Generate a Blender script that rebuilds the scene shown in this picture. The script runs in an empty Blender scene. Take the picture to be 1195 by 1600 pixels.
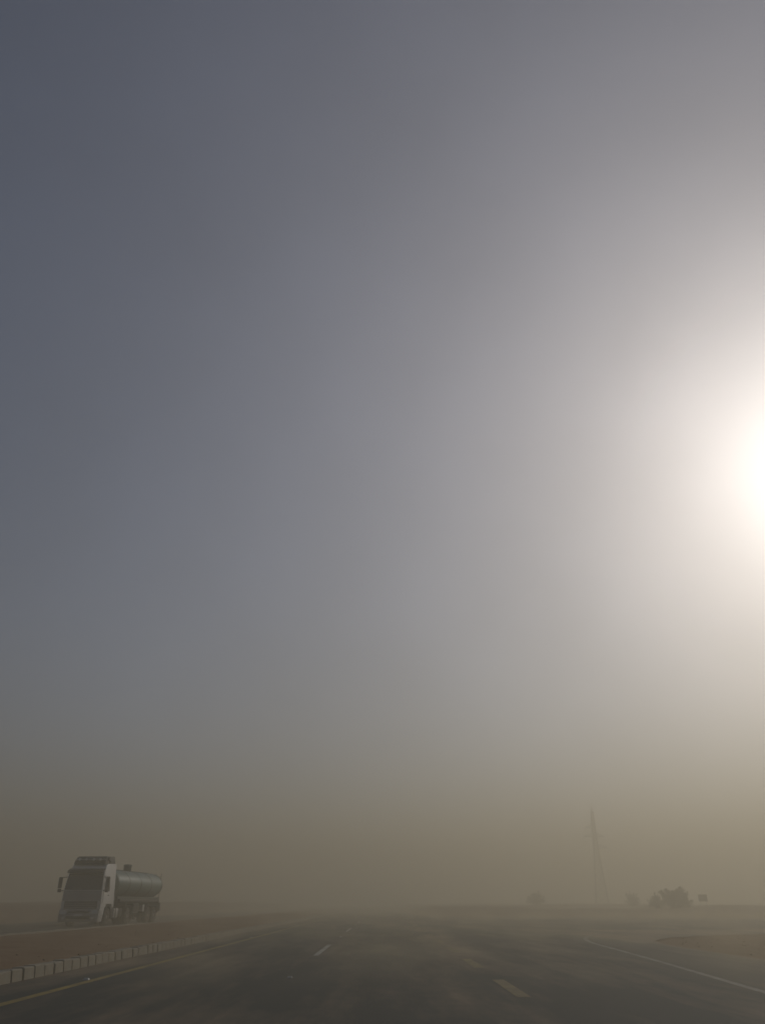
import bpy, bmesh, math, random
from math import radians, sin, cos, tan, pi, exp, sqrt
from mathutils import Vector, Matrix, noise

random.seed(7)
S = bpy.context.scene
C = S.collection

# ------------------------------------------------------------------ camera
cam_d = bpy.data.cameras.new('camera')
cam = bpy.data.objects.new('camera', cam_d); C.objects.link(cam)
cam.location = (0.0, 0.0, 1.25)
cam.rotation_euler = (radians(90 + 26.87), 0, 0)
cam_d.sensor_fit = 'VERTICAL'
cam_d.angle = 2 * math.atan(800 / 1208)
cam_d.clip_start = 0.05
cam_d.clip_end = 9000
S.camera = cam

# ------------------------------------------------------------------ world, sun, exposure
SUN_AZ, SUN_EL = radians(35.0), radians(25.0)
sun_dir = Vector((sin(SUN_AZ) * cos(SUN_EL), cos(SUN_AZ) * cos(SUN_EL), sin(SUN_EL)))

w = bpy.data.worlds.new('World'); S.world = w
w.use_nodes = True
nt = w.node_tree; nt.nodes.clear()
wo = nt.nodes.new('ShaderNodeOutputWorld')
bg = nt.nodes.new('ShaderNodeBackground')
sky = nt.nodes.new('ShaderNodeTexSky')
sky.sky_type = 'NISHITA'
sky.sun_disc = False
sky.sun_elevation = SUN_EL
sky.sun_rotation = SUN_AZ
sky.altitude = 600
sky.air_density = 0.65
sky.dust_density = 1.2
sky.ozone_density = 1.2
bg.inputs['Strength'].default_value = 0.1
# aureole of sunlight scattered by high dust, symmetric round the sun
AUREOLE = ((42.0, 5.0, (1.0, 0.975, 0.94)), (6.6, 22.5, (1.0, 0.87, 0.81)))   # strength, 1/e angle in degrees, tint
def wn(kind, op, *a):
    n = nt.nodes.new(kind); n.operation = op
    for i, x in enumerate(a):
        if hasattr(x, 'is_linked'): nt.links.new(x, n.inputs[i])
        else: n.inputs[i].default_value = x
    return n
tcw = nt.nodes.new('ShaderNodeTexCoord')
ang = wn('ShaderNodeMath', 'ARCCOSINE', wn('ShaderNodeVectorMath', 'DOT_PRODUCT', tcw.outputs['Generated'], tuple(sun_dir)).outputs['Value']).outputs[0]
total = sky.outputs[0]
for k_, th_, col_ in AUREOLE:
    g_ = wn('ShaderNodeMath', 'MULTIPLY', wn('ShaderNodeMath', 'EXPONENT', wn('ShaderNodeMath', 'MULTIPLY', ang, -1.0 / radians(th_)).outputs[0]).outputs[0], k_).outputs[0]
    v_ = wn('ShaderNodeVectorMath', 'SCALE', col_); nt.links.new(g_, v_.inputs['Scale'])
    total = wn('ShaderNodeVectorMath', 'ADD', total, v_.outputs[0]).outputs[0]
# the high dust veil is slightly uneven all over the sky
vn = nt.nodes.new('ShaderNodeTexNoise'); vn.inputs['Scale'].default_value = 3.0; vn.inputs['Detail'].default_value = 4.0
nt.links.new(tcw.outputs['Generated'], vn.inputs['Vector'])
vm = nt.nodes.new('ShaderNodeMapRange'); nt.links.new(vn.outputs['Fac'], vm.inputs[0])
vm.inputs[1].default_value = 0.25; vm.inputs[2].default_value = 0.75; vm.inputs[3].default_value = 0.90; vm.inputs[4].default_value = 1.10
vs_ = wn('ShaderNodeVectorMath', 'SCALE', total); nt.links.new(vm.outputs[0], vs_.inputs['Scale'])
nt.links.new(vs_.outputs[0], bg.inputs['Color'])
nt.links.new(bg.outputs[0], wo.inputs['Surface'])

sd = bpy.data.lights.new('sun', 'SUN')
sd.energy = 2.0
sd.angle = radians(0.6)
sd.color = (1.0, 0.93, 0.82)
sun = bpy.data.objects.new('sun', sd); C.objects.link(sun)
sun.location = (30, 40, 60)
sun.rotation_euler = (-sun_dir).to_track_quat('-Z', 'Y').to_euler()

S.view_settings.view_transform = 'Standard'
S.view_settings.look = 'None'
S.view_settings.gamma = 1.0
S.view_settings.exposure = -0.81
S.render.engine = 'CYCLES'
S.cycles.use_denoising = True
S.cycles.max_bounces = 8
S.cycles.volume_bounces = 4
S.cycles.sample_clamp_indirect = 4.0

HAZE_DENSITY = 0.0125
HAZE_TOP = 26.5

# ------------------------------------------------------------------ materials
def mat(name, rough=0.8, spec=0.3):
    m = bpy.data.materials.new(name); m.use_nodes = True
    t = m.node_tree; b = t.nodes['Principled BSDF']
    b.inputs['Roughness'].default_value = rough
    b.inputs['Specular IOR Level'].default_value = spec
    return m, t, b

def nd(t, kind, **kw):
    n = t.nodes.new(kind)
    for k, v in kw.items():
        if k in n.inputs.keys(): n.inputs[k].default_value = v
        else: setattr(n, k, v)
    return n

def ramp(t, src, stops):
    r = t.nodes.new('ShaderNodeValToRGB')
    els = r.color_ramp.elements
    while len(els) < len(stops): els.new(0.5)
    for e, (p, c) in zip(els, stops):
        e.position = p
        e.color = (c, c, c, 1) if isinstance(c, (int, float)) else (*c, 1)
    t.links.new(src, r.inputs[0])
    return r

def mixc(t, fac, a, b):
    m = t.nodes.new('ShaderNodeMix'); m.data_type = 'RGBA'
    for sock, v in ((m.inputs[0], fac), (m.inputs[6], a), (m.inputs[7], b)):
        if hasattr(v, 'is_linked'): t.links.new(v, sock)
        elif isinstance(v, (int, float)): sock.default_value = v
        else: sock.default_value = (*v, 1)
    return m.outputs[2]

def coords(t, scale=(1, 1, 1), rot=(0, 0, 0)):
    g = t.nodes.new('ShaderNodeNewGeometry')
    mp = t.nodes.new('ShaderNodeMapping')
    mp.inputs['Scale'].default_value = scale
    mp.inputs['Rotation'].default_value = rot
    t.links.new(g.outputs['Position'], mp.inputs['Vector'])
    return mp.outputs[0]

def bump(t, b, src, strength, dist):
    n = t.nodes.new('ShaderNodeBump')
    n.inputs['Strength'].default_value = strength
    n.inputs['Distance'].default_value = dist
    t.links.new(src, n.inputs['Height'])
    t.links.new(n.outputs[0], b.inputs['Normal'])

def noise_tex(t, vec, scale, detail=4, rough=0.55):
    n = t.nodes.new('ShaderNodeTexNoise')
    n.inputs['Scale'].default_value = scale
    n.inputs['Detail'].default_value = detail
    n.inputs['Roughness'].default_value = rough
    t.links.new(vec, n.inputs['Vector'])
    return n.outputs['Fac']

def mathn(t, op, a, b=None):
    n = t.nodes.new('ShaderNodeMath'); n.operation = op
    for i, v in enumerate((a, b)):
        if v is None: continue
        if hasattr(v, 'is_linked'): t.links.new(v, n.inputs[i])
        else: n.inputs[i].default_value = v
    return n.outputs[0]

SAND = (0.31, 0.235, 0.15)
RED_SAND = (0.275, 0.195, 0.122)

def asphalt_material():
    m, t, b = mat('asphalt', 0.85, 0.25)
    fine = noise_tex(t, coords(t), 60, 3)
    big = noise_tex(t, coords(t, (0.5, 0.06, 1)), 1.2, 4)
    base = mixc(t, big, (0.043, 0.047, 0.039), (0.064, 0.067, 0.054))
    base = mixc(t, mathn(t, 'MULTIPLY', fine, 0.35), base, (0.09, 0.088, 0.08))
    # wind blown sand lying on the asphalt: long drifts across and along the carriageway
    drift = noise_tex(t, coords(t, (0.42, 0.10, 1), (0, 0, radians(14))), 1.0, 5, 0.6)
    grain = noise_tex(t, coords(t, (1, 0.5, 1)), 3.0, 5, 0.7)
    amount = mathn(t, 'ADD', drift, mathn(t, 'MULTIPLY', mathn(t, 'SUBTRACT', grain, 0.5), 0.16))
    streak = noise_tex(t, coords(t, (1.6, 0.16, 1), (0, 0, radians(32))), 1.0, 6, 0.65)
    amount = mathn(t, 'ADD', amount, mathn(t, 'MULTIPLY', mathn(t, 'SUBTRACT', streak, 0.5), 0.45))
    sep = t.nodes.new('ShaderNodeSeparateXYZ'); t.links.new(coords(t), sep.inputs[0])
    X, Y = sep.outputs[0], sep.outputs[1]
    def band(src, lo, hi, soft):
        a = t.nodes.new('ShaderNodeMapRange'); a.interpolation_type = 'SMOOTHSTEP'
        a.inputs[1].default_value = lo - soft; a.inputs[2].default_value = lo; t.links.new(src, a.inputs[0])
        b_ = t.nodes.new('ShaderNodeMapRange'); b_.interpolation_type = 'SMOOTHSTEP'
        b_.inputs[1].default_value = hi + soft; b_.inputs[2].default_value = hi; t.links.new(src, b_.inputs[0])
        return mathn(t, 'MULTIPLY', a.outputs[0], b_.outputs[0])
    # sand gathers along the worn edge dashes, on the median side and where the paving meets the verge
    for (x0, x1, sx, y0, y1, sy, k) in ((1.9, 2.5, 0.9, 21, 52, 5, 0.16), (-6.6, -6.1, 0.7, -40, 900, 5, 0.12),
                                        (9.8, 40, 1.8, -40, 46, 3, 0.20), (5, 60, 2, 82, 130, 6, 0.16), (-15.6, -15, 0.8, -40, 900, 5, 0.14)):
        amount = mathn(t, 'ADD', amount, mathn(t, 'MULTIPLY', mathn(t, 'MULTIPLY', band(X, x0, x1, sx), band(Y, y0, y1, sy)), k))
    sm = ramp(t, amount, [(0.45, 0.0), (0.60, 0.30), (0.78, 0.80)])
    col = mixc(t, sm.outputs[0], base, SAND)
    t.links.new(col, b.inputs['Base Color'])
    bump(t, b, fine, 0.4, 0.01)
    return m

def sand_material():
    m, t, b = mat('sand', 0.95, 0.1)
    n1 = noise_tex(t, coords(t), 0.06, 6, 0.6)
    n2 = noise_tex(t, coords(t), 1.3, 6, 0.65)
    n3 = noise_tex(t, coords(t), 22, 4, 0.7)
    c = mixc(t, ramp(t, n1, [(0.35, 0.0), (0.65, 1.0)]).outputs[0], SAND, (0.29, 0.195, 0.115))
    c = mixc(t, mathn(t, 'MULTIPLY', ramp(t, n2, [(0.4, 0.0), (0.75, 1.0)]).outputs[0], 0.5), c, (0.20, 0.135, 0.085))
    c = mixc(t, mathn(t, 'MULTIPLY', n3, 0.35), c, (0.25, 0.19, 0.13))
    # redder soil on the corner beside the turning lane
    dist = t.nodes.new('ShaderNodeVectorMath'); dist.operation = 'DISTANCE'
    t.links.new(coords(t, (0.6, 1, 1)), dist.inputs[0]); dist.inputs[1].default_value = (14, 33, 0)
    red = ramp(t, mathn(t, 'ADD', mathn(t, 'MULTIPLY', dist.outputs[1], 0.04), mathn(t, 'MULTIPLY', n2, 0.35)), [(0.35, 1.0), (0.8, 0.0)])
    c = mixc(t, red.outputs[0], c, (0.275, 0.19, 0.118))
    t.links.new(c, b.inputs['Base Color'])
    bump(t, b, mathn(t, 'ADD', n2, mathn(t, 'MULTIPLY', n3, 0.3)), 0.7, 0.12)
    return m

def red_sand_material():
    m, t, b = mat('median sand', 0.95, 0.1)
    n2 = noise_tex(t, coords(t), 0.8, 6, 0.65)
    n3 = noise_tex(t, coords(t), 18, 4, 0.7)
    c = mixc(t, ramp(t, n2, [(0.3, 0.0), (0.7, 1.0)]).outputs[0], RED_SAND, (0.21, 0.135, 0.078))
    c = mixc(t, mathn(t, 'MULTIPLY', n3, 0.3), c, (0.30, 0.21, 0.13))
    t.links.new(c, b.inputs['Base Color'])
    bump(t, b, mathn(t, 'ADD', n2, mathn(t, 'MULTIPLY', n3, 0.3)), 0.7, 0.10)
    return m

def paint_material(name, col, wear=0.5):
    m, t, b = mat(name, 0.75, 0.3)
    n = noise_tex(t, coords(t), 9, 5, 0.7)
    n2 = noise_tex(t, coords(t), 1.1, 3, 0.6)
    f = ramp(t, mathn(t, 'ADD', mathn(t, 'MULTIPLY', n, 0.5), mathn(t, 'MULTIPLY', n2, 0.5)),
             [(0.38, 0.0), (0.58, wear)])
    c = mixc(t, f.outputs[0], col, (0.09, 0.078, 0.058))
    t.links.new(c, b.inputs['Base Color'])
    return m

def plain(name, col, rough=0.6, spec=0.4, metallic=0.0, var=0.25, scale=6.0, dust=0.0):
    m, t, b = mat(name, rough, spec)
    b.inputs['Metallic'].default_value = metallic
    tc = t.nodes.new('ShaderNodeTexCoord')
    n = noise_tex(t, tc.outputs['Object'], scale, 5, 0.6)
    c = mixc(t, mathn(t, 'MULTIPLY', n, var), col, tuple(x * 0.55 for x in col))
    if dust:
        n2 = noise_tex(t, tc.outputs['Object'], 2.2, 5, 0.7)
        c = mixc(t, mathn(t, 'MULTIPLY', ramp(t, n2, [(0.35, 0.0), (0.75, 1.0)]).outputs[0], dust), c, (0.30, 0.22, 0.14))
    t.links.new(c, b.inputs['Base Color'])
    return m

M = {}
M['asphalt'] = asphalt_material()
M['sand'] = sand_material()
M['median'] = red_sand_material()
M['white_line'] = paint_material('white road paint', (0.50, 0.49, 0.44), 0.6)
M['worn_white'] = paint_material('worn white road paint', (0.29, 0.28, 0.24), 0.85)
M['worn_yellow'] = paint_material('worn yellow road paint', (0.31, 0.24, 0.09), 0.75)
M['yellow_line'] = paint_material('yellow road paint', (0.36, 0.27, 0.07), 0.6)
M['concrete'] = plain('kerb concrete', (0.33, 0.305, 0.245), 0.9, 0.2, 0, 0.5, 4.0, 0.35)
M['stud'] = plain('road stud reflector', (0.42, 0.42, 0.39), 0.5, 0.4, 0, 0.1)
M['cab_paint'] = plain('white cab paint', (0.72, 0.71, 0.68), 0.38, 0.5, 0, 0.12, 3.0, 0.22)
M['cab_front'] = plain('grey cab panels', (0.42, 0.41, 0.39), 0.5, 0.4, 0, 0.2, 3.0, 0.2)
M['dark_plastic'] = plain('dark plastic', (0.022, 0.021, 0.020), 0.6, 0.35, 0, 0.3, 5.0, 0.10)
M['glass'] = plain('dark glass', (0.012, 0.013, 0.014), 0.12, 0.5, 0, 0.1)
M['lamp'] = plain('headlamp lens', (0.75, 0.75, 0.73), 0.2, 0.6, 0, 0.1)
M['tank'] = plain('pale green tank paint', (0.155, 0.24, 0.218), 0.5, 0.45, 0, 0.3, 1.5, 0.30)
M['tank_dark'] = plain('dark green trim', (0.05, 0.075, 0.06), 0.6, 0.35, 0, 0.3, 2.0, 0.2)
M['chassis'] = plain('chassis black', (0.025, 0.023, 0.021), 0.75, 0.3, 0, 0.3, 4.0, 0.25)
M['tyre'] = plain('tyre rubber', (0.022, 0.021, 0.020), 0.9, 0.2, 0, 0.3, 6.0, 0.30)
M['rim'] = plain('wheel rim', (0.35, 0.34, 0.32), 0.5, 0.5, 0.3, 0.3, 5.0, 0.35)
M['alu'] = plain('dull aluminium', (0.52, 0.51, 0.49), 0.45, 0.5, 0.4, 0.2, 4.0, 0.2)
M['red_lens'] = plain('red lens', (0.30, 0.02, 0.015), 0.3, 0.5)
M['steel'] = plain('galvanised steel', (0.20, 0.20, 0.20), 0.6, 0.4, 0.3, 0.3, 2.0)
M['bark'] = plain('dry bark', (0.11, 0.08, 0.055), 0.9, 0.2, 0, 0.5, 8.0)
M['leaf'] = plain('dusty desert foliage', (0.085, 0.082, 0.045), 0.8, 0.2, 0, 0.5, 3.0)
M['stone'] = plain('desert stone', (0.26, 0.19, 0.13), 0.95, 0.1, 0, 0.5, 8.0)
M['board'] = plain('weathered board', (0.06, 0.055, 0.05), 0.8, 0.3, 0, 0.4, 4.0)

# ------------------------------------------------------------------ helpers
def tag(o, label=None, cat=None, group=None, kind=None):
    if label: o['label'] = label
    if cat: o['category'] = cat
    if group: o['group'] = group
    if kind: o['kind'] = kind
    return o

def link_mesh(name, me, m, parent=None):
    o = bpy.data.objects.new(name, me); C.objects.link(o)
    if m is not None and not me.materials: me.materials.append(M[m] if isinstance(m, str) else m)
    if parent: o.parent = parent
    return o

def build(name, bm, m, parent=None, smooth=False):
    bmesh.ops.recalc_face_normals(bm, faces=bm.faces[:])
    me = bpy.data.meshes.new(name); bm.to_mesh(me); bm.free()
    if smooth:
        for p in me.polygons: p.use_smooth = True
        try: me.set_sharp_from_angle(angle=radians(40))
        except Exception: pass
    return link_mesh(name, me, m, parent)

def empty(name, loc=(0, 0, 0), rz=0):
    o = bpy.data.objects.new(name, None); C.objects.link(o)
    o.location = loc; o.rotation_euler = (0, 0, rz); o.empty_display_size = 0.3
    return o

def box(bm, c, s, bev=0.0, rot=None):
    r = bmesh.ops.create_cube(bm, size=1.0)
    vs = r['verts']
    bmesh.ops.scale(bm, vec=s, verts=vs)
    if rot: bmesh.ops.rotate(bm, cent=(0, 0, 0), matrix=Matrix.Rotation(rot[1], 3, rot[0]), verts=vs)
    bmesh.ops.translate(bm, vec=c, verts=vs)
    if bev:
        es = list({e for v in vs for e in v.link_edges})
        bmesh.ops.bevel(bm, geom=es, offset=bev, segments=2, affect='EDGES', profile=0.6)

def cyl(bm, p0, p1, r0, r1=None, n=12, caps=True):
    p0, p1 = Vector(p0), Vector(p1)
    r1 = r0 if r1 is None else r1
    d = p1 - p0
    mtx = Matrix.Translation((p0 + p1) / 2) @ d.to_track_quat('Z', 'Y').to_matrix().to_4x4()
    bmesh.ops.create_cone(bm, cap_ends=caps, cap_tris=False, segments=n, radius1=r0, radius2=r1, depth=d.length, matrix=mtx)

def lathe_x(bm, prof, n=28, cx=0, cy=0, cz=0):
    """revolve (x, r) profile round an axis along X"""
    rings = []
    for (x, r) in prof:
        rings.append([bm.verts.new((cx + x, cy + r * cos(2 * pi * k / n), cz + r * sin(2 * pi * k / n))) for k in range(n)])
    for a, b in zip(rings, rings[1:]):
        for k in range(n):
            bm.faces.new((a[k], a[(k + 1) % n], b[(k + 1) % n], b[k]))
    for ring in (rings[0], rings[-1]):
        if (Vector(ring[0].co) - Vector(ring[n // 2].co)).length > 1e-4: bm.faces.new(ring)

def prism_x(bm, prof, xf, bev=0.0):
    """side profile of (y, z) points extruded across X; xf(y, z) gives the half width there"""
    L = [bm.verts.new((-xf(y, z), y, z)) for (y, z) in prof]
    R = [bm.verts.new((xf(y, z), y, z)) for (y, z) in prof]
    fs = [bm.faces.new(L), bm.faces.new(R[::-1])]
    n = len(prof)
    for k in range(n):
        fs.append(bm.faces.new((L[k], L[(k + 1) % n], R[(k + 1) % n], R[k])))
    if bev:
        bmesh.ops.recalc_face_normals(bm, faces=fs)
        es = list({e for f in fs for e in f.edges})
        bmesh.ops.bevel(bm, geom=es, offset=bev, segments=3, affect='EDGES', profile=0.6, clamp_overlap=True)

def sheet(name, pts, z, m, parent=None, thick=0.0):
    bm = bmesh.new()
    f = bm.faces.new([bm.verts.new((x, y, z)) for x, y in pts])
    if f.normal.z < 0: bmesh.ops.reverse_faces(bm, faces=[f])
    bm.normal_update()
    me = bpy.data.meshes.new(name); bm.to_mesh(me); bm.free()
    return link_mesh(name, me, m, parent)

def ribbon(name, path, width, z, m, parent):
    bm = bmesh.new(); rows = []
    for i, p in enumerate(path):
        a = Vector(path[max(i - 1, 0)]); b = Vector(path[min(i + 1, len(path) - 1)])
        d = (b - a).normalized(); nrm = Vector((-d.y, d.x)) * width / 2
        p = Vector(p)
        rows.append([bm.verts.new((*(p + nrm), z)), bm.verts.new((*(p - nrm), z))])
    for a, b in zip(rows, rows[1:]): bm.faces.new((a[0], a[1], b[1], b[0]))
    return build(name, bm, m, parent)

def catmull(pts, n=10):
    P = [Vector(p) for p in pts]; P = [2 * P[0] - P[1]] + P + [2 * P[-1] - P[-2]]
    out = []
    for i in range(1, len(P) - 2):
        for k in range(n):
            t = k / n
            a, b, c, d = P[i - 1], P[i], P[i + 1], P[i + 2]
            out.append(0.5 * ((2 * b) + (c - a) * t + (2 * a - 5 * b + 4 * c - d) * t * t + (3 * b - a - 3 * c + d) * t ** 3))
    out.append(P[-2]); return out

def sst(a, b, x):
    t = max(0.0, min(1.0, (x - a) / (b - a))); return t * t * (3 - 2 * t)

# ------------------------------------------------------------------ ground
ROAD_L, ROAD_R = -6.56, 2.9
MED_L, MED_R = -15.15, -6.84
OPP_L = -26.0

def side_edge(y):
    """right edge of the paved turning lane and junction mouth"""
    if y < 28: return 9.2 + 0.02 * max(0, y - 5)
    if y < 50: return 9.66 + 40 * ((y - 28) / 22) ** 3
    return 60

def ground_z(x, y):
    d = sqrt(x * x + y * y)
    bumps = 0.5 * noise.noise((x * 0.05, y * 0.05, 1.7)) + 0.22 * noise.noise((x * 0.21, y * 0.21, 4.1)) + 0.07 * noise.noise((x * 0.8, y * 0.8, 8.0))
    z = -0.03
    if x > ROAD_R:
        if y > 88:
            k = sst(90, 118, y) * sst(2.9, 9, x)
            z += k * (0.66 + 0.0024 * (d - 90) + 1.05 * bumps)
        elif y < 50:
            off = x - side_edge(y)
            k = sst(0.0, 6.0, off) * sst(50, 34, y)
            z += k * (0.05 + 0.12 * max(bumps, -0.2))
        else:
            z = -0.03
    elif x < OPP_L:
        k = sst(OPP_L, OPP_L - 12, x)
        z += k * (0.3 + 0.007 * min(d, 160) + 0.9 * bumps)
    elif MED_L - 0.1 < x < MED_R + 0.1:
        z = -0.03
    return z

def axis(stops):
    out = []
    for (a, b, s) in stops:
        n = max(1, int(round((b - a) / s)))
        out += [a + (b - a) * k / n for k in range(n)]
    out.append(stops[-1][1]); return out

XS = axis([(-2500, -600, 160), (-600, -150, 25), (-150, -60, 4), (-60, -26, 1.2), (-26, 2.9, 4.8), (2.9, 40, 1.1), (40, 120, 3), (120, 600, 25), (600, 2500, 160)])
YS = axis([(-400, -20, 40), (-20, 10, 3), (10, 130, 1.4), (130, 260, 3.5), (260, 700, 20), (700, 3000, 160)])
bm = bmesh.new()
grid = [[bm.verts.new((x, y, ground_z(x, y))) for x in XS] for y in YS]
for j in range(len(YS) - 1):
    for i in range(len(XS) - 1):
        bm.faces.new((grid[j][i], grid[j][i + 1], grid[j + 1][i + 1], grid[j + 1][i]))
desert = build('desert_ground', bm, 'sand', None, True)
tag(desert, 'tan sandy desert ground stretching away on both sides of the road', 'ground', kind='structure')

# ------------------------------------------------------------------ roads
road = sheet('road', [(ROAD_L, -30), (ROAD_R, -30), (ROAD_R, 1500), (ROAD_L, 1500)], 0.0, 'asphalt')
tag(road, 'dark asphalt carriageway with yellow edge lines and blown sand', 'road', kind='structure')

pts = [(ROAD_R, -30)] + [(side_edge(y), y) for y in (-30, 0, 5, 15, 28)] + [(side_edge(28 + 22 * k / 8), 28 + 22 * k / 8) for k in range(1, 8)]
pts += [(60, 50), (400, 50), (400, 84), (60, 84)] + [(60 - 50 * sst(0, 1, k / 8) , 84 + 34 * (k / 8) ** 2.5) for k in range(1, 8)] + [(ROAD_R, 128)]
side = sheet('side_road', pts, 0.0, 'asphalt')
tag(side, 'asphalt turning lane and side road joining the main carriageway, with a curved white line', 'road', kind='structure')

opp = sheet('opposite_road', [(OPP_L, -30), (MED_L, -30), (MED_L, 1500), (OPP_L, 1500)], 0.0, 'asphalt')
tag(opp, 'asphalt of the opposite carriageway beyond the sandy median, under the tanker truck', 'road', kind='structure')

# painted lines and studs are parts of the road
ribbon('edge_line', [(-5.28, y) for y in (-30, 20, 60, 120, 300, 900)], 0.17, 0.004, 'yellow_line', road)
for k in range(-1, 8):
    y0 = 24.0 + 20.0 * k
    ribbon('lane_dash', [(-1.80, y0), (-1.80, y0 + 6.2)], 0.14, 0.004, 'white_line', road)
for k in range(-2, 14):
    y0 = 13.6 + 6.0 * k
    ribbon('edge_dash', [(2.12, y0), (2.12, y0 + 3.0)], 0.22, 0.004, 'worn_yellow', road)
ribbon('edge_line', [(2.30, y) for y in (128, 200, 400, 900)], 0.16, 0.004, 'yellow_line', road)
turn_path = catmull([(5.2, -6), (5.45, 2), (5.7, 10), (6.0, 14), (6.55, 20), (7.05, 26), (7.35, 30), (7.75, 33.5), (8.7, 37.5), (10.4, 41.5), (12.8, 44.2), (16.2, 46.2)], 8)
ribbon('turn_edge_line', turn_path, 0.15, 0.004, 'worn_white', side)
for y0 in (60, 76):
    ribbon('side_lane_line', [(14 + 0 * y0, 67.5 if y0 == 60 else 83.2), (90, 67.5 if y0 == 60 else 83.2)], 0.15, 0.004, 'worn_white', side)
ribbon('opposite_edge_line', [(-15.9, y) for y in (-30, 50, 150, 900)], 0.15, 0.004, 'yellow_line', opp)

bm = bmesh.new()
prism_x(bm, [(-0.06, 0.0), (-0.03, 0.028), (0.03, 0.028), (0.06, 0.0)], lambda y, z: 0.05 if z < 0.01 else 0.035)
stud_me = bpy.data.meshes.new('road_stud'); bm.to_mesh(stud_me); bm.free()
for k in range(-1, 4):
    o = link_mesh('road_stud', stud_me, 'stud', road); o.location = (-1.75, 17.0 + 20 * k, 0.0)
for k in range(0, 4):
    o = link_mesh('road_stud', stud_me, 'stud', road); o.location = (-5.45, 16.6 + 20 * k, 0.0)

# ------------------------------------------------------------------ median and kerbs
bm = bmesh.new()
mx = axis([(MED_L + 0.24, MED_R + 0.02, 0.6)])
my = axis([(-20, 5, 4), (5, 90, 0.9), (90, 200, 4), (200, 1500, 60)])
def med_z(x, y):
    t = (x - MED_L) / (MED_R - MED_L)
    return 0.13 + 0.01 * t + 0.22 * sin(pi * t) * (0.5 + 0.6 * noise.noise((x * 0.15, y * 0.07, 0.3))) + 0.05 * noise.noise((x * 0.8, y * 0.8, 2.0))
g = [[bm.verts.new((x, y, med_z(x, y) if mx[0] < x < mx[-1] else (0.11 if x == mx[0] else 0.14))) for x in mx] for y in my]
for j in range(len(my) - 1):
    for i in range(len(mx) - 1):
        bm.faces.new((g[j][i], g[j][i + 1], g[j + 1][i + 1], g[j + 1][i]))
median = build('median_strip', bm, 'median', None, True)
tag(median, 'reddish sand median between the two carriageways', 'median', kind='structure')

def kerb(name, x0, x1, h, label, y_split, y_near, step, lean):
    bm = bmesh.new()
    box(bm, ((x0 + x1) / 2, (y_split + 1500) / 2, h / 2 - 0.05), (x1 - x0, 1500 - y_split, h + 0.1))
    box(bm, ((x0 + x1) / 2, (y_near + y_split) / 2 - 0.02, (h - 0.03) / 2 - 0.05), (x1 - x0 - 0.035, y_split - y_near - 0.04, h + 0.045))
    o = build(name, bm, 'concrete')
    tag(o, label, 'kerb', kind='structure')
    meshes = []
    for v in range(4):
        b = bmesh.new(); L = step - 0.014 - 0.006 * v
        hw = (x1 - x0) / 2
        # battered road face
        vs = []
        for yy in (-L / 2, L / 2):
            jit = random.uniform(-0.012, 0.012)
            vs.append([b.verts.new((-hw, yy, -0.06)), b.verts.new((hw + lean, yy, -0.06)), b.verts.new((hw, yy, h + jit)), b.verts.new((-hw, yy, h + jit))])
        A, B = vs
        fs = [b.faces.new(A), b.faces.new(B[::-1])] + [b.faces.new((A[k], A[(k + 1) % 4], B[(k + 1) % 4], B[k])) for k in range(4)]
        bmesh.ops.recalc_face_normals(b, faces=fs)
        bmesh.ops.bevel(b, geom=b.edges[:], offset=0.02, segments=1, affect='EDGES')
        me = bpy.data.meshes.new('kerb_block'); b.to_mesh(me); b.free(); me.materials.append(M['concrete'])
        meshes.append(me)
    y = y_near
    while y + step <= y_split:
        p = link_mesh('kerb_block', random.choice(meshes), None, o)
        p.location = ((x0 + x1) / 2 + random.uniform(-0.012, 0.012), y + step / 2, random.uniform(-0.012, 0.01))
        p.rotation_euler = (random.uniform(-0.012, 0.012), random.uniform(-0.012, 0.012), random.uniform(-0.01, 0.01))
        y += step
    return o
kerb('median_kerb', -6.84, -6.60, 0.205, 'pale concrete kerb of separate blocks beside the yellow edge line', 80, 6, 0.5, 0.03)
kerb('opposite_kerb', MED_L + 0.02, MED_L + 0.24, 0.17, 'low pale kerb between the sand median and the opposite carriageway', 90, 20, 1.0, 0.0)

# ------------------------------------------------------------------ tanker truck
TR = empty('tanker_truck', (-18.5, 53.2, 0.0), radians(-3.0))
tag(TR, 'tanker truck with white cab and pale green cylindrical tank on the opposite carriageway', 'truck')

def hw_cab(y, z):
    return 1.24 - 0.16 * sst(2.0, 3.7, z)
# cab shell
bm = bmesh.new()
prism_x(bm, [(0.10, 0.62), (0.02, 1.0), (0.02, 1.95), (0.20, 2.95), (0.55, 3.42), (0.95, 3.52), (2.22, 3.55), (2.26, 1.02), (1.98, 1.02), (1.86, 1.22), (1.0, 1.22), (0.72, 0.95), (0.66, 0.62)], hw_cab, 0.045)
cab = build('cab', bm, 'cab_paint', TR, True)
cab['label'] = 'white truck cab'
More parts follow.
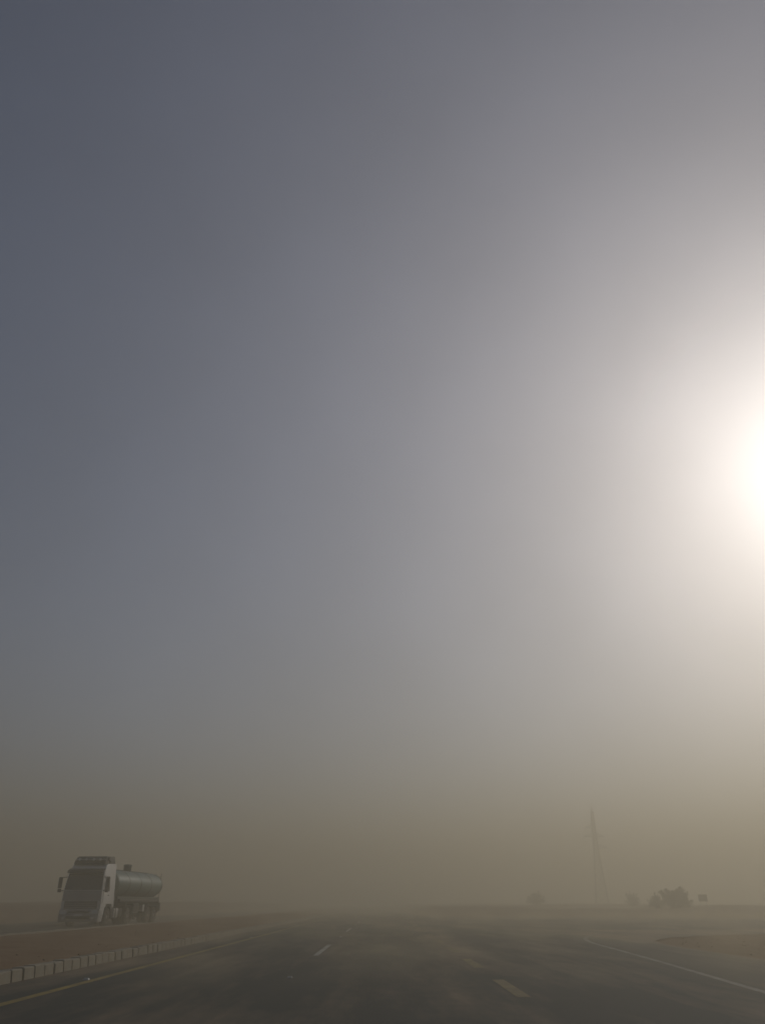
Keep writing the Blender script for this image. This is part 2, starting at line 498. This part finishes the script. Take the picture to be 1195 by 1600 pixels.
# windscreen: thick dark pane on the slope of the cab front
def front_panel(name, z0, z1, x0, x1, th, m, parent, inset=0.0, bev=0.02):
    def fy(z):
        pts = [(0.62, 0.10), (1.0, 0.02), (1.95, 0.02), (2.95, 0.20), (3.42, 0.55)]
        for (za, ya), (zb, yb) in zip(pts, pts[1:]):
            if za <= z <= zb: return ya + (yb - ya) * (z - za) / (zb - za)
        return pts[-1][1]
    bm = bmesh.new()
    n = 5
    F, B = [], []
    for k in range(n + 1):
        z = z0 + (z1 - z0) * k / n
        kx = hw_cab(0, z) / 1.24
        F.append([bm.verts.new((x * kx, fy(z) - th + inset, z)) for x in (x0, x1)])
        B.append([bm.verts.new((x * kx, fy(z) + 0.03, z)) for x in (x0, x1)])
    for k in range(n):
        bm.faces.new((F[k][0], F[k][1], F[k + 1][1], F[k + 1][0]))
        bm.faces.new((B[k][0], B[k + 1][0], B[k + 1][1], B[k][1]))
        for s in (0, 1): bm.faces.new((F[k][s], F[k + 1][s], B[k + 1][s], B[k][s]))
    bm.faces.new((F[0][0], F[0][1], B[0][1], B[0][0])); bm.faces.new((F[n][0], F[n][1], B[n][1], B[n][0]))
    return build(name, bm, m, parent)
ws = front_panel('windscreen', 2.02, 3.00, -1.16, 1.16, 0.015, 'glass', TR)
for x in (-0.55, 0.35):
    bm = bmesh.new(); cyl(bm, (x - 0.1, -0.035, 2.02), (x + 0.45, 0.05, 2.42), 0.012, n=6); build('wiper', bm, 'dark_plastic', ws)
front_panel('front_panel', 1.42, 1.98, -1.17, 1.17, 0.03, 'cab_front', TR)
gr = front_panel('grille', 0.98, 1.40, -1.02, 1.02, 0.012, 'dark_plastic', TR)
for k in range(4):
    bm = bmesh.new(); box(bm, (0, -0.018, 1.03 + 0.105 * k), (1.96, 0.05, 0.05), 0.01); build('grille_slat', bm, 'cab_front', gr)
# bumper, headlights, fog lamps, plate
bm = bmesh.new()
prism_x(bm, [(-0.08, 0.24), (-0.13, 0.50), (-0.10, 0.95), (0.35, 0.95), (0.62, 0.62), (0.55, 0.26)], lambda y, z: 1.24, 0.04)
bp = build('bumper', bm, 'cab_front', TR, True)
bm = bmesh.new(); box(bm, (0, -0.125, 0.50), (1.5, 0.06, 0.16), 0.015); build('air_intake', bm, 'dark_plastic', bp)
bm = bmesh.new(); box(bm, (0, -0.125, 0.80), (1.3, 0.05, 0.10), 0.012); build('air_intake', bm, 'dark_plastic', bp)
bm = bmesh.new(); box(bm, (0, -0.145, 0.64), (0.52, 0.02, 0.12), 0.004); build('number_plate', bm, 'cab_paint', bp)
for s in (-1, 1):
    bm = bmesh.new(); box(bm, (s * 0.98, -0.10, 0.78), (0.40, 0.08, 0.22), 0.03); build('headlight', bm, 'lamp', TR, True)
    bm = bmesh.new(); cyl(bm, (s * 0.92, -0.16, 0.47), (s * 0.92, -0.08, 0.47), 0.07, n=14); build('fog_lamp', bm, 'lamp', bp, True)
# sun visor
bm = bmesh.new()
prism_x(bm, [(-0.10, 2.96), (-0.06, 3.12), (0.30, 3.22), (0.30, 3.16)], lambda y, z: 1.12)
build('sun_visor', bm, 'dark_plastic', TR)
# roof deflector with light bar
bm = bmesh.new()
prism_x(bm, [(0.42, 3.46), (0.46, 3.62), (0.72, 3.90), (0.95, 3.96), (2.05, 3.99), (2.15, 3.54)], lambda y, z: 1.02 - 0.06 * sst(3.5, 4, z), 0.04)
rd = build('roof_deflector', bm, 'dark_plastic', TR, True)
bm = bmesh.new(); cyl(bm, (-0.95, 0.48, 3.76), (0.95, 0.48, 3.76), 0.03, n=10)
for x in (-0.9, 0.9): cyl(bm, (x, 0.48, 3.76), (x, 0.62, 3.60), 0.022, n=8)
lb = build('light_bar', bm, 'alu', TR, True)
for x in (-0.66, -0.24, 0.24, 0.66):
    bm = bmesh.new(); cyl(bm, (x, 0.40, 3.76), (x, 0.50, 3.76), 0.085, 0.06, n=16); build('spotlight', bm, 'lamp', lb, True)
bm = bmesh.new(); cyl(bm, (1.02, 1.15, 3.52), (1.02, 1.15, 3.72), 0.09, 0.07, n=12); cyl(bm, (1.02, 1.15, 3.70), (1.02, 0.86, 3.82), 0.05, 0.09, n=12)
build('air_horn', bm, 'dark_plastic', TR, True)
# doors, windows, mirrors, steps
for s in (-1, 1):
    def xs(y, z, off): return s * (hw_cab(y, z) + off)
    bm = bmesh.new()
    pr = [(0.24, 1.25), (0.26, 2.0), (0.42, 2.85), (1.22, 2.85), (1.26, 1.25)]
    a = [bm.verts.new((xs(y, z, 0.012), y, z)) for y, z in pr]; b = [bm.verts.new((xs(y, z, -0.03), y, z)) for y, z in pr]
    bm.faces.new(a); bm.faces.new(b[::-1])
    for k in range(len(pr)): bm.faces.new((a[k], a[(k + 1) % len(pr)], b[(k + 1) % len(pr)], b[k]))
    dr = build('door', bm, 'cab_paint', TR)
    bm = bmesh.new()
    pr = [(0.32, 2.02), (0.48, 2.78), (1.12, 2.78), (1.16, 1.94)]
    a = [bm.verts.new((xs(y, z, 0.02), y, z)) for y, z in pr]; b = [bm.verts.new((xs(y, z, 0.0), y, z)) for y, z in pr]
    bm.faces.new(a); bm.faces.new(b[::-1])
    for k in range(4): bm.faces.new((a[k], a[(k + 1) % 4], b[(k + 1) % 4], b[k]))
    build('side_window', bm, 'glass', dr)
    bm = bmesh.new(); box(bm, (s * 1.262, 1.06, 1.72), (0.04, 0.16, 0.05), 0.01); build('door_handle', bm, 'dark_plastic', dr)
    bm = bmesh.new(); box(bm, (s * 1.50, 0.02, 2.42), (0.22, 0.13, 0.62), 0.04); box(bm, (s * 1.49, 0.02, 1.98), (0.20, 0.12, 0.20), 0.03)
    mi = build('mirror', bm, 'dark_plastic', TR, True)
    for p, q in (((s * 1.12, 0.25, 2.74), (s * 1.50, 0.02, 2.70)), ((s * 1.18, 0.18, 1.98), (s * 1.48, 0.02, 1.96))):
        bm = bmesh.new(); cyl(bm, p, q, 0.022, n=8); build('mirror_arm', bm, 'dark_plastic', mi, True)
    for c, d in (((s * 1.12, 0.45, 0.62), (0.22, 0.42, 0.07)), ((s * 1.14, 0.45, 0.95), (0.16, 0.40, 0.05))):
        bm = bmesh.new(); box(bm, c, d, 0.012); build('cab_step', bm, 'dark_plastic', TR)
    # front mudguard
    bm = bmesh.new(); n = 12; A = []
    for k in range(n + 1):
        t = radians(-8 + 196 * k / n)
        yy, zz = 1.40 + 0.60 * cos(t), 0.52 + 0.62 * sin(t)
        A.append([bm.verts.new((s * 1.235, yy, zz)), bm.verts.new((s * 0.86, yy, zz))])
    for k in range(n): bm.faces.new((A[k][0], A[k + 1][0], A[k + 1][1], A[k][1]))
    o = build('mudguard', bm, 'dark_plastic', TR, True)
    md = o.modifiers.new('thick', 'SOLIDIFY'); md.thickness = 0.03

# wheels: one mesh set shared by all
def wheel_meshes():
    b = bmesh.new(); lathe_x(b, [(-0.15, 0.30), (-0.16, 0.42), (-0.145, 0.49), (-0.11, 0.515), (0.11, 0.515), (0.145, 0.49), (0.16, 0.42), (0.15, 0.30)], 28)
    t = bpy.data.meshes.new('tyre'); bmesh.ops.recalc_face_normals(b, faces=b.faces[:]); b.to_mesh(t); b.free(); t.materials.append(M['tyre'])
    b = bmesh.new(); lathe_x(b, [(-0.14, 0.31), (0.155, 0.31), (0.14, 0.28), (0.06, 0.26), (0.05, 0.16), (0.10, 0.14), (0.15, 0.10), (0.16, 0.05), (0.16, 0.0001)], 24)
    r = bpy.data.meshes.new('rim'); bmesh.ops.recalc_face_normals(b, faces=b.faces[:]); b.to_mesh(r); b.free(); r.materials.append(M['rim'])
    for me in (t, r):
        for p in me.polygons: p.use_smooth = True
    return t, r
TY, RI = wheel_meshes()
def wheel(x, y, s):
    wo_ = link_mesh('wheel', TY, None, TR); wo_.location = (x, y, 0.515); wo_.rotation_euler = (0, 0, 0 if s > 0 else pi)
    r = link_mesh('rim', RI, None, wo_)
for s in (-1, 1):
    wheel(s * 1.06, 1.40, s)
    for y in (5.05,): wheel(s * 1.07, y, s); wheel(s * 0.72, y, s)
    for y in (9.3, 10.65): wheel(s * 1.07, y, s); wheel(s * 0.72, y, s)

# chassis
for s in (-1, 1):
    bm = bmesh.new(); box(bm, (s * 0.42, 6.4, 0.98), (0.09, 10.8, 0.26), 0.01); build('chassis_rail', bm, 'chassis', TR)
for y in (1.40, 5.05, 9.3, 10.65):
    bm = bmesh.new(); cyl(bm, (-0.95, y, 0.515), (0.95, y, 0.515), 0.08, n=12); box(bm, (0, y, 0.52), (0.36, 0.36, 0.32), 0.06); build('axle', bm, 'chassis', TR)
# fuel tank, battery box, exhaust stack
bm = bmesh.new(); box(bm, (1.0, 2.95, 0.72), (0.48, 0.95, 0.58), 0.12)
ft = build('fuel_tank', bm, 'alu', TR, True)
for y in (2.7, 3.2):
    bm = bmesh.new(); box(bm, (1.0, y, 0.72), (0.51, 0.05, 0.61), 0.12); build('strap', bm, 'dark_plastic', ft, True)
bm = bmesh.new(); box(bm, (-1.0, 2.9, 0.74), (0.46, 0.9, 0.52), 0.04); build('battery_box', bm, 'dark_plastic', TR)
bm = bmesh.new(); box(bm, (1.0, 3.75, 0.74), (0.44, 0.5, 0.5), 0.04); build('air_tank_box', bm, 'chassis', TR)
bm = bmesh.new(); cyl(bm, (-0.95, 2.42, 0.9), (-0.95, 2.42, 3.3), 0.075, n=12); build('exhaust_stack', bm, 'chassis', TR, True)

# the tank: elliptical barrel with dished ends and bands
TY0, TY1, TCZ = 2.75, 12.1, 2.46
def barrel(bm, prof, n=40, a=1.18, b=0.84):
    rings = []
    for (y, k) in prof:
        rings.append([bm.verts.new((a * k * cos(2 * pi * i / n), y, TCZ + b * k * sin(2 * pi * i / n))) for i in range(n)])
    for A, B in zip(rings, rings[1:]):
        for i in range(n): bm.faces.new((A[i], A[(i + 1) % n], B[(i + 1) % n], B[i]))
    bm.faces.new(rings[0]); bm.faces.new(rings[-1][::-1])
bm = bmesh.new()
barrel(bm, [(TY0 - 0.13, 0.12), (TY0 - 0.12, 0.45), (TY0 - 0.08, 0.78), (TY0, 0.985), (TY0 + 0.05, 1.0), (TY1 - 0.05, 1.0), (TY1, 0.985), (TY1 + 0.06, 0.82), (TY1 + 0.09, 0.45), (TY1 + 0.10, 0.12)])
tk = build('tank', bm, 'tank', TR, True); tk['label'] = 'pale green cylindrical tank'
for y in (TY0 + 0.1, 5.0, 7.3, 9.6, TY1 - 0.1):
    bm = bmesh.new()
    barrel(bm, [(y - 0.05, 0.99), (y - 0.05, 1.012), (y + 0.05, 1.012), (y + 0.05, 0.99)]); build('tank_band', bm, 'tank_dark', tk, True)
# manhole with lid, catwalk
bm = bmesh.new(); cyl(bm, (0, 7.35, TCZ + 0.80), (0, 7.35, TCZ + 1.18), 0.27, n=20); mh = build('manhole', bm, 'tank_dark', tk, True)
bm = bmesh.new(); cyl(bm, (0, 7.35, TCZ + 1.18), (0, 7.35, TCZ + 1.28), 0.32, 0.24, n=20); build('manhole_lid', bm, 'tank_dark', mh, True)
bm = bmesh.new(); box(bm, (-0.05, 7.3, TCZ + 0.845), (0.5, 8.2, 0.03)); build('catwalk', bm, 'chassis', tk)
for y in (3.6, 5.9, 8.2, 10.6):
    bm = bmesh.new(); box(bm, (0, y, 1.36), (1.5, 0.16, 0.62), 0.02); build('saddle', bm, 'tank_dark', TR)
bm = bmesh.new()
for x in (-0.2, 0.2): cyl(bm, (x + 0.75, TY1 + 0.16, 1.3), (x + 0.75, TY1 + 0.16, 3.3), 0.02, n=6)
for k in range(7): cyl(bm, (0.55, TY1 + 0.16, 1.4 + 0.28 * k), (0.95, TY1 + 0.16, 1.4 + 0.28 * k), 0.015, n=6)
build('ladder', bm, 'chassis', TR)
# side skirts: pipe rack and lockers, landing legs
for s in (-1, 1):
    bm = bmesh.new(); cyl(bm, (s * 1.10, 3.4, 1.42), (s * 1.10, 11.6, 1.42), 0.12, n=14); build('hose_tube', bm, 'chassis', TR, True)
    bm = bmesh.new(); box(bm, (s * 1.02, 7.6, 1.50), (0.04, 8.6, 0.36), 0.01); build('side_skirt', bm, 'tank_dark', TR)
    bm = bmesh.new(); box(bm, (s * 0.95, 6.6, 0.95), (0.5, 1.2, 0.62), 0.03); lk = build('locker', bm, 'tank_dark', TR)
    bm = bmesh.new(); box(bm, (s * 1.21, 6.6, 0.98), (0.03, 1.08, 0.48), 0.01); build('locker_door', bm, 'chassis', lk)
    bm = bmesh.new(); box(bm, (s * 0.72, 7.7, 0.72), (0.12, 0.12, 0.85)); box(bm, (s * 0.72, 7.7, 0.30), (0.26, 0.26, 0.03)); build('landing_leg', bm, 'chassis', TR)
    bm = bmesh.new(); box(bm, (s * 1.0, 8.35, 0.98), (0.34, 0.35, 0.44), 0.03); build('valve_box', bm, 'alu', TR)
    # trailer mudguard
    bm = bmesh.new(); box(bm, (s * 0.92, 9.98, 1.14), (0.66, 2.7, 0.05), 0.01); box(bm, (s * 0.92, 8.64, 0.90), (0.66, 0.03, 0.5)); box(bm, (s * 0.92, 11.32, 0.90), (0.66, 0.03, 0.5))
    build('mudguard', bm, 'chassis', TR)
    bm = bmesh.new(); box(bm, (s * 0.92, 5.05, 1.12), (0.66, 1.2, 0.05), 0.01); build('mudguard', bm, 'chassis', TR)
    bm = bmesh.new(); box(bm, (s * 0.95, 12.02, 0.88), (0.36, 0.06, 0.14), 0.01); build('tail_light', bm, 'red_lens', TR)
bm = bmesh.new(); box(bm, (0, 11.9, 1.05), (2.4, 0.30, 0.55), 0.03); build('rear_bumper', bm, 'chassis', TR)

# ------------------------------------------------------------------ transmission pylon
PY = empty('transmission_pylon', (50.6, 199.8, ground_z(50.6, 199.8) - 0.15), radians(-14))
PY.scale = (0.9, 0.9, 0.9)
tag(PY, 'tall slim steel lattice pylon fading into the dust', 'pylon')
PH = 22.6
def pw(z):  # half width
    return 1.6 + (0.55 - 1.6) * z / 13.0 if z < 13 else 0.55 - 0.27 * (z - 13) / (PH - 13)
for sx in (-1, 1):
    for sy in (-1, 1):
        bm = bmesh.new(); zs = [0, 6.5, 13, 18, PH]
        for a, b in zip(zs, zs[1:]):
            cyl(bm, (sx * pw(a), sy * pw(a), a), (sx * pw(b), sy * pw(b), b), 0.15, n=6)
        build('leg', bm, 'steel', PY)
for face in range(4):
    bm = bmesh.new(); z = 0.0; R = Matrix.Rotation(face * pi / 2, 3, 'Z')
    while z < PH - 0.8:
        z2 = min(PH, z + max(1.0, 1.7 * pw(z)))
        a, b = pw(z), pw(z2)
        cyl(bm, R @ Vector((-a, -a, z)), R @ Vector((b, -b, z2)), 0.05, n=5); cyl(bm, R @ Vector((a, -a, z)), R @ Vector((-b, -b, z2)), 0.05, n=5)
        cyl(bm, R @ Vector((-b, -b, z2)), R @ Vector((b, -b, z2)), 0.05, n=5)
        z = z2
    build('lattice_bracing', bm, 'steel', PY)
for z, s, L in ((13.6, 1, 3.1), (16.4, -1, 2.9), (16.4, 1, 2.5), (18.6, -1, 2.2)):
    bm = bmesh.new(); a = pw(z); h = 0.8
    tip = Vector((s * L, 0, z + 0.1))
    for y in (-1, 1):
        cyl(bm, (s * a, y * a, z), tip, 0.11, n=6); cyl(bm, (s * a, y * a, z + h), tip, 0.09, n=6)
        for f in (0.3, 0.6):
            p = Vector((s * a, y * a, z)).lerp(tip, f); q = Vector((s * a, y * a, z + h)).lerp(tip, f); cyl(bm, p, q, 0.04, n=5)
    ca = build('cross_arm', bm, 'steel', PY)
    bm = bmesh.new()
    for k in range(7): cyl(bm, tip + Vector((0, 0, -0.12 - 0.16 * k)), tip + Vector((0, 0, -0.2 - 0.16 * k)), 0.10, 0.06, n=8)
    cyl(bm, tip, tip + Vector((0, 0, -1.3)), 0.025, n=5)
    build('insulator', bm, 'board', ca)
bm = bmesh.new(); cyl(bm, (0, 0, PH - 0.3), (0, 0, PH + 1.3), 0.14, 0.06, n=6)
build('peak', bm, 'steel', PY)

# ------------------------------------------------------------------ shrubs
def shrub(name, loc, rx, h, seed, n_leaf, label, lean=0.0, group=None):
    rnd = random.Random(seed)
    root = empty(name, loc)
    tag(root, label, 'shrub', group)
    bm = bmesh.new(); lf = bmesh.new()
    clumps = []
    ns = 19
    for k in range(ns):
        a = 2 * pi * k / ns + rnd.uniform(-0.3, 0.3)
        out = rnd.uniform(0.25, 1.0)
        top = Vector((cos(a) * rx * out + lean * rnd.uniform(0.2, 1), sin(a) * rx * out * 0.8, h * (1.0 - 0.72 * out ** 2.2) * rnd.uniform(0.6, 1.12)))
        mid = top * 0.5 + Vector((rnd.uniform(-.12, .12), rnd.uniform(-.12, .12), h * 0.10))
        b0 = Vector((cos(a) * 0.12, sin(a) * 0.12, -0.1))
        cyl(bm, b0, mid, 0.045 * h / 2, 0.028 * h / 2, n=6); cyl(bm, mid, top, 0.028 * h / 2, 0.010, n=5)
        for f in (0.15, 0.35, 0.5, 0.65, 0.8, 0.92, 1.0):
            base = b0.lerp(mid, f * 2) if f < 0.5 else mid.lerp(top, f * 2 - 1)
            for q in range(2):
                tip = base + Vector((rnd.gauss(0, 0.22), rnd.gauss(0, 0.22), rnd.gauss(0.12, 0.14))) * (h / 2)
                cyl(bm, base, tip, 0.014, 0.005, n=4, caps=False)
                clumps.append((tip, rnd.uniform(0.16, 0.34) * h / 2))
    for k in range(26):
        c, r = rnd.choice(clumps)
        if c.z < h * 0.45: continue
        tip = c + (c.normalized() + Vector((rnd.gauss(0, 0.3), rnd.gauss(0, 0.3), 0.5))).normalized() * h * rnd.uniform(0.10, 0.2)
        cyl(bm, c, tip, 0.012, 0.004, n=4, caps=False)
        clumps += [(c.lerp(tip, f), 0.05 * h / 2) for f in (0.4, 0.7, 1.0)]
    for k in range(n_leaf):
        c, r = rnd.choice(clumps)
        p = c + Vector((rnd.gauss(0, 1), rnd.gauss(0, 1), rnd.gauss(0.0, 0.9))) * r * 0.5
        if p.z < 0.02: p.z = 0.02 + rnd.random() * 0.2
        d = (Vector((rnd.gauss(0, 0.6), rnd.gauss(0, 0.6), rnd.gauss(0.3, 0.6))) + (p - Vector((0, 0, h * 0.1))).normalized() * 0.9).normalized()
        sd_ = d.orthogonal().normalized(); sd_.rotate(Matrix.Rotation(rnd.random() * 6.28, 3, d))
        L = rnd.uniform(0.12, 0.34) * (h / 2) ** 0.5; wd = L * 0.13
        v = [lf.verts.new(p), lf.verts.new(p + d * L * 0.5 + sd_ * wd), lf.verts.new(p + d * L), lf.verts.new(p + d * L * 0.5 - sd_ * wd)]
        lf.faces.new(v)
    build('branches', bm, 'bark', root)
    build('foliage', lf, 'leaf', root)
    return root
def at_ground(x, y, dz=0.0): return (x, y, ground_z(x, y) + dz)
G = 'desert shrubs'
shrub('desert_shrub', at_ground(38.9, 115), 2.3, 2.05, 3, 15000, 'large dark rounded shrub on the sand beyond the side road', 0.0, G)
shrub('desert_shrub', at_ground(36.9, 115.5), 1.0, 1.45, 5, 2400, 'small leaning shrub growing against the large dark shrub', -0.9, G)
shrub('desert_shrub', at_ground(30.2, 170), 1.9, 1.9, 11, 5000, 'faint wide shrub alone on the sand ridge, far from the large shrub', 0.0, G)
shrub('desert_shrub', at_ground(45.5, 158), 1.3, 1.9, 13, 3000, 'low faint shrub between the pylon and the large shrub', 0.0, G)

# marker board on the sand
MB_ = empty('marker_board', at_ground(45.9, 124), radians(-12))
tag(MB_, 'small dark board on two posts beside the large dark shrub', 'sign')
bm = bmesh.new(); box(bm, (0, 0, 1.15), (1.2, 0.05, 0.9), 0.02); build('board', bm, 'board', MB_)
for s in (-1, 1):
    bm = bmesh.new(); box(bm, (s * 0.4, 0.06, 0.7), (0.05, 0.05, 1.6)); build('post', bm, 'steel', MB_)

# pebbles scattered over median and verge
bm = bmesh.new(); rnd = random.Random(4)
for k in range(500):
    if k % 2: x, y = rnd.uniform(-14.6, -7.1), rnd.uniform(12, 75); z = med_z(x, y)
    else:
        y = rnd.uniform(14, 44); x = side_edge(y) + 0.5 + abs(rnd.gauss(0, 4)); z = ground_z(x, y)
    r = rnd.uniform(0.012, 0.032)
    vs = bmesh.ops.create_icosphere(bm, subdivisions=1, radius=r)['verts']
    for v in vs: v.co = Vector((v.co.x * rnd.uniform(0.8, 1.4), v.co.y * rnd.uniform(0.8, 1.4), v.co.z * 0.7)) + Vector((x, y, z + r * 0.2))
pb = build('pebbles', bm, 'stone')
tag(pb, 'small loose stones scattered over the median and sand verge', 'stones', kind='stuff')

# ------------------------------------------------------------------ haze: blowing dust filling the air
bm = bmesh.new(); box(bm, (0, 1300, (HAZE_TOP - 3) / 2), (5400, 3600, HAZE_TOP + 3))
hm = bpy.data.materials.new('dust haze'); hm.use_nodes = True
t = hm.node_tree; t.nodes.clear()
o_ = t.nodes.new('ShaderNodeOutputMaterial'); v = t.nodes.new('ShaderNodeVolumePrincipled')
v.inputs['Color'].default_value = (0.675, 0.63, 0.51, 1)
v.inputs['Density'].default_value = HAZE_DENSITY
v.inputs['Anisotropy'].default_value = 0.54
t.links.new(v.outputs[0], o_.inputs['Volume'])
haze = build('haze', bm, hm)
tag(haze, 'pale tan dust haze filling the air over the road', 'haze', kind='stuff')

# sand blowing low across the carriageways in drifting wisps
bm = bmesh.new(); box(bm, (0, 84, 0.56), (84, 156, 1.06))
dm = bpy.data.materials.new('blowing sand'); dm.use_nodes = True
t = dm.node_tree; t.nodes.clear()
o_ = t.nodes.new('ShaderNodeOutputMaterial'); v = t.nodes.new('ShaderNodeVolumePrincipled')
v.inputs['Color'].default_value = (0.66, 0.585, 0.43, 1)
v.inputs['Anisotropy'].default_value = 0.45
pos = coords(t, (0.42, 0.16, 0.9), (0, 0, radians(24)))
wisp = ramp(t, noise_tex(t, pos, 1.0, 3, 0.6), [(0.50, 0.0), (0.74, 1.0)])
sep = t.nodes.new('ShaderNodeSeparateXYZ'); t.links.new(coords(t), sep.inputs[0])
fall = t.nodes.new('ShaderNodeMapRange'); fall.interpolation_type = 'SMOOTHERSTEP'
fall.inputs[1].default_value = 1.0; fall.inputs[2].default_value = 0.0; t.links.new(sep.outputs[2], fall.inputs[0])
edge = t.nodes.new('ShaderNodeMapRange'); edge.interpolation_type = 'SMOOTHSTEP'
edge.inputs[1].default_value = 7.0; edge.inputs[2].default_value = 16.0; t.links.new(sep.outputs[1], edge.inputs[0])
dens = mathn(t, 'MULTIPLY', mathn(t, 'MULTIPLY', mathn(t, 'ADD', mathn(t, 'MULTIPLY', wisp.outputs[0], 0.07), 0.003), fall.outputs[0]), edge.outputs[0])
t.links.new(dens, v.inputs['Density']); t.links.new(v.outputs[0], o_.inputs['Volume'])
dm.cycles.volume_step_rate = 0.06
wisps = build('blowing_sand', bm, dm)
tag(wisps, 'thin wisps of tan sand blowing low across the road', 'dust', kind='stuff')
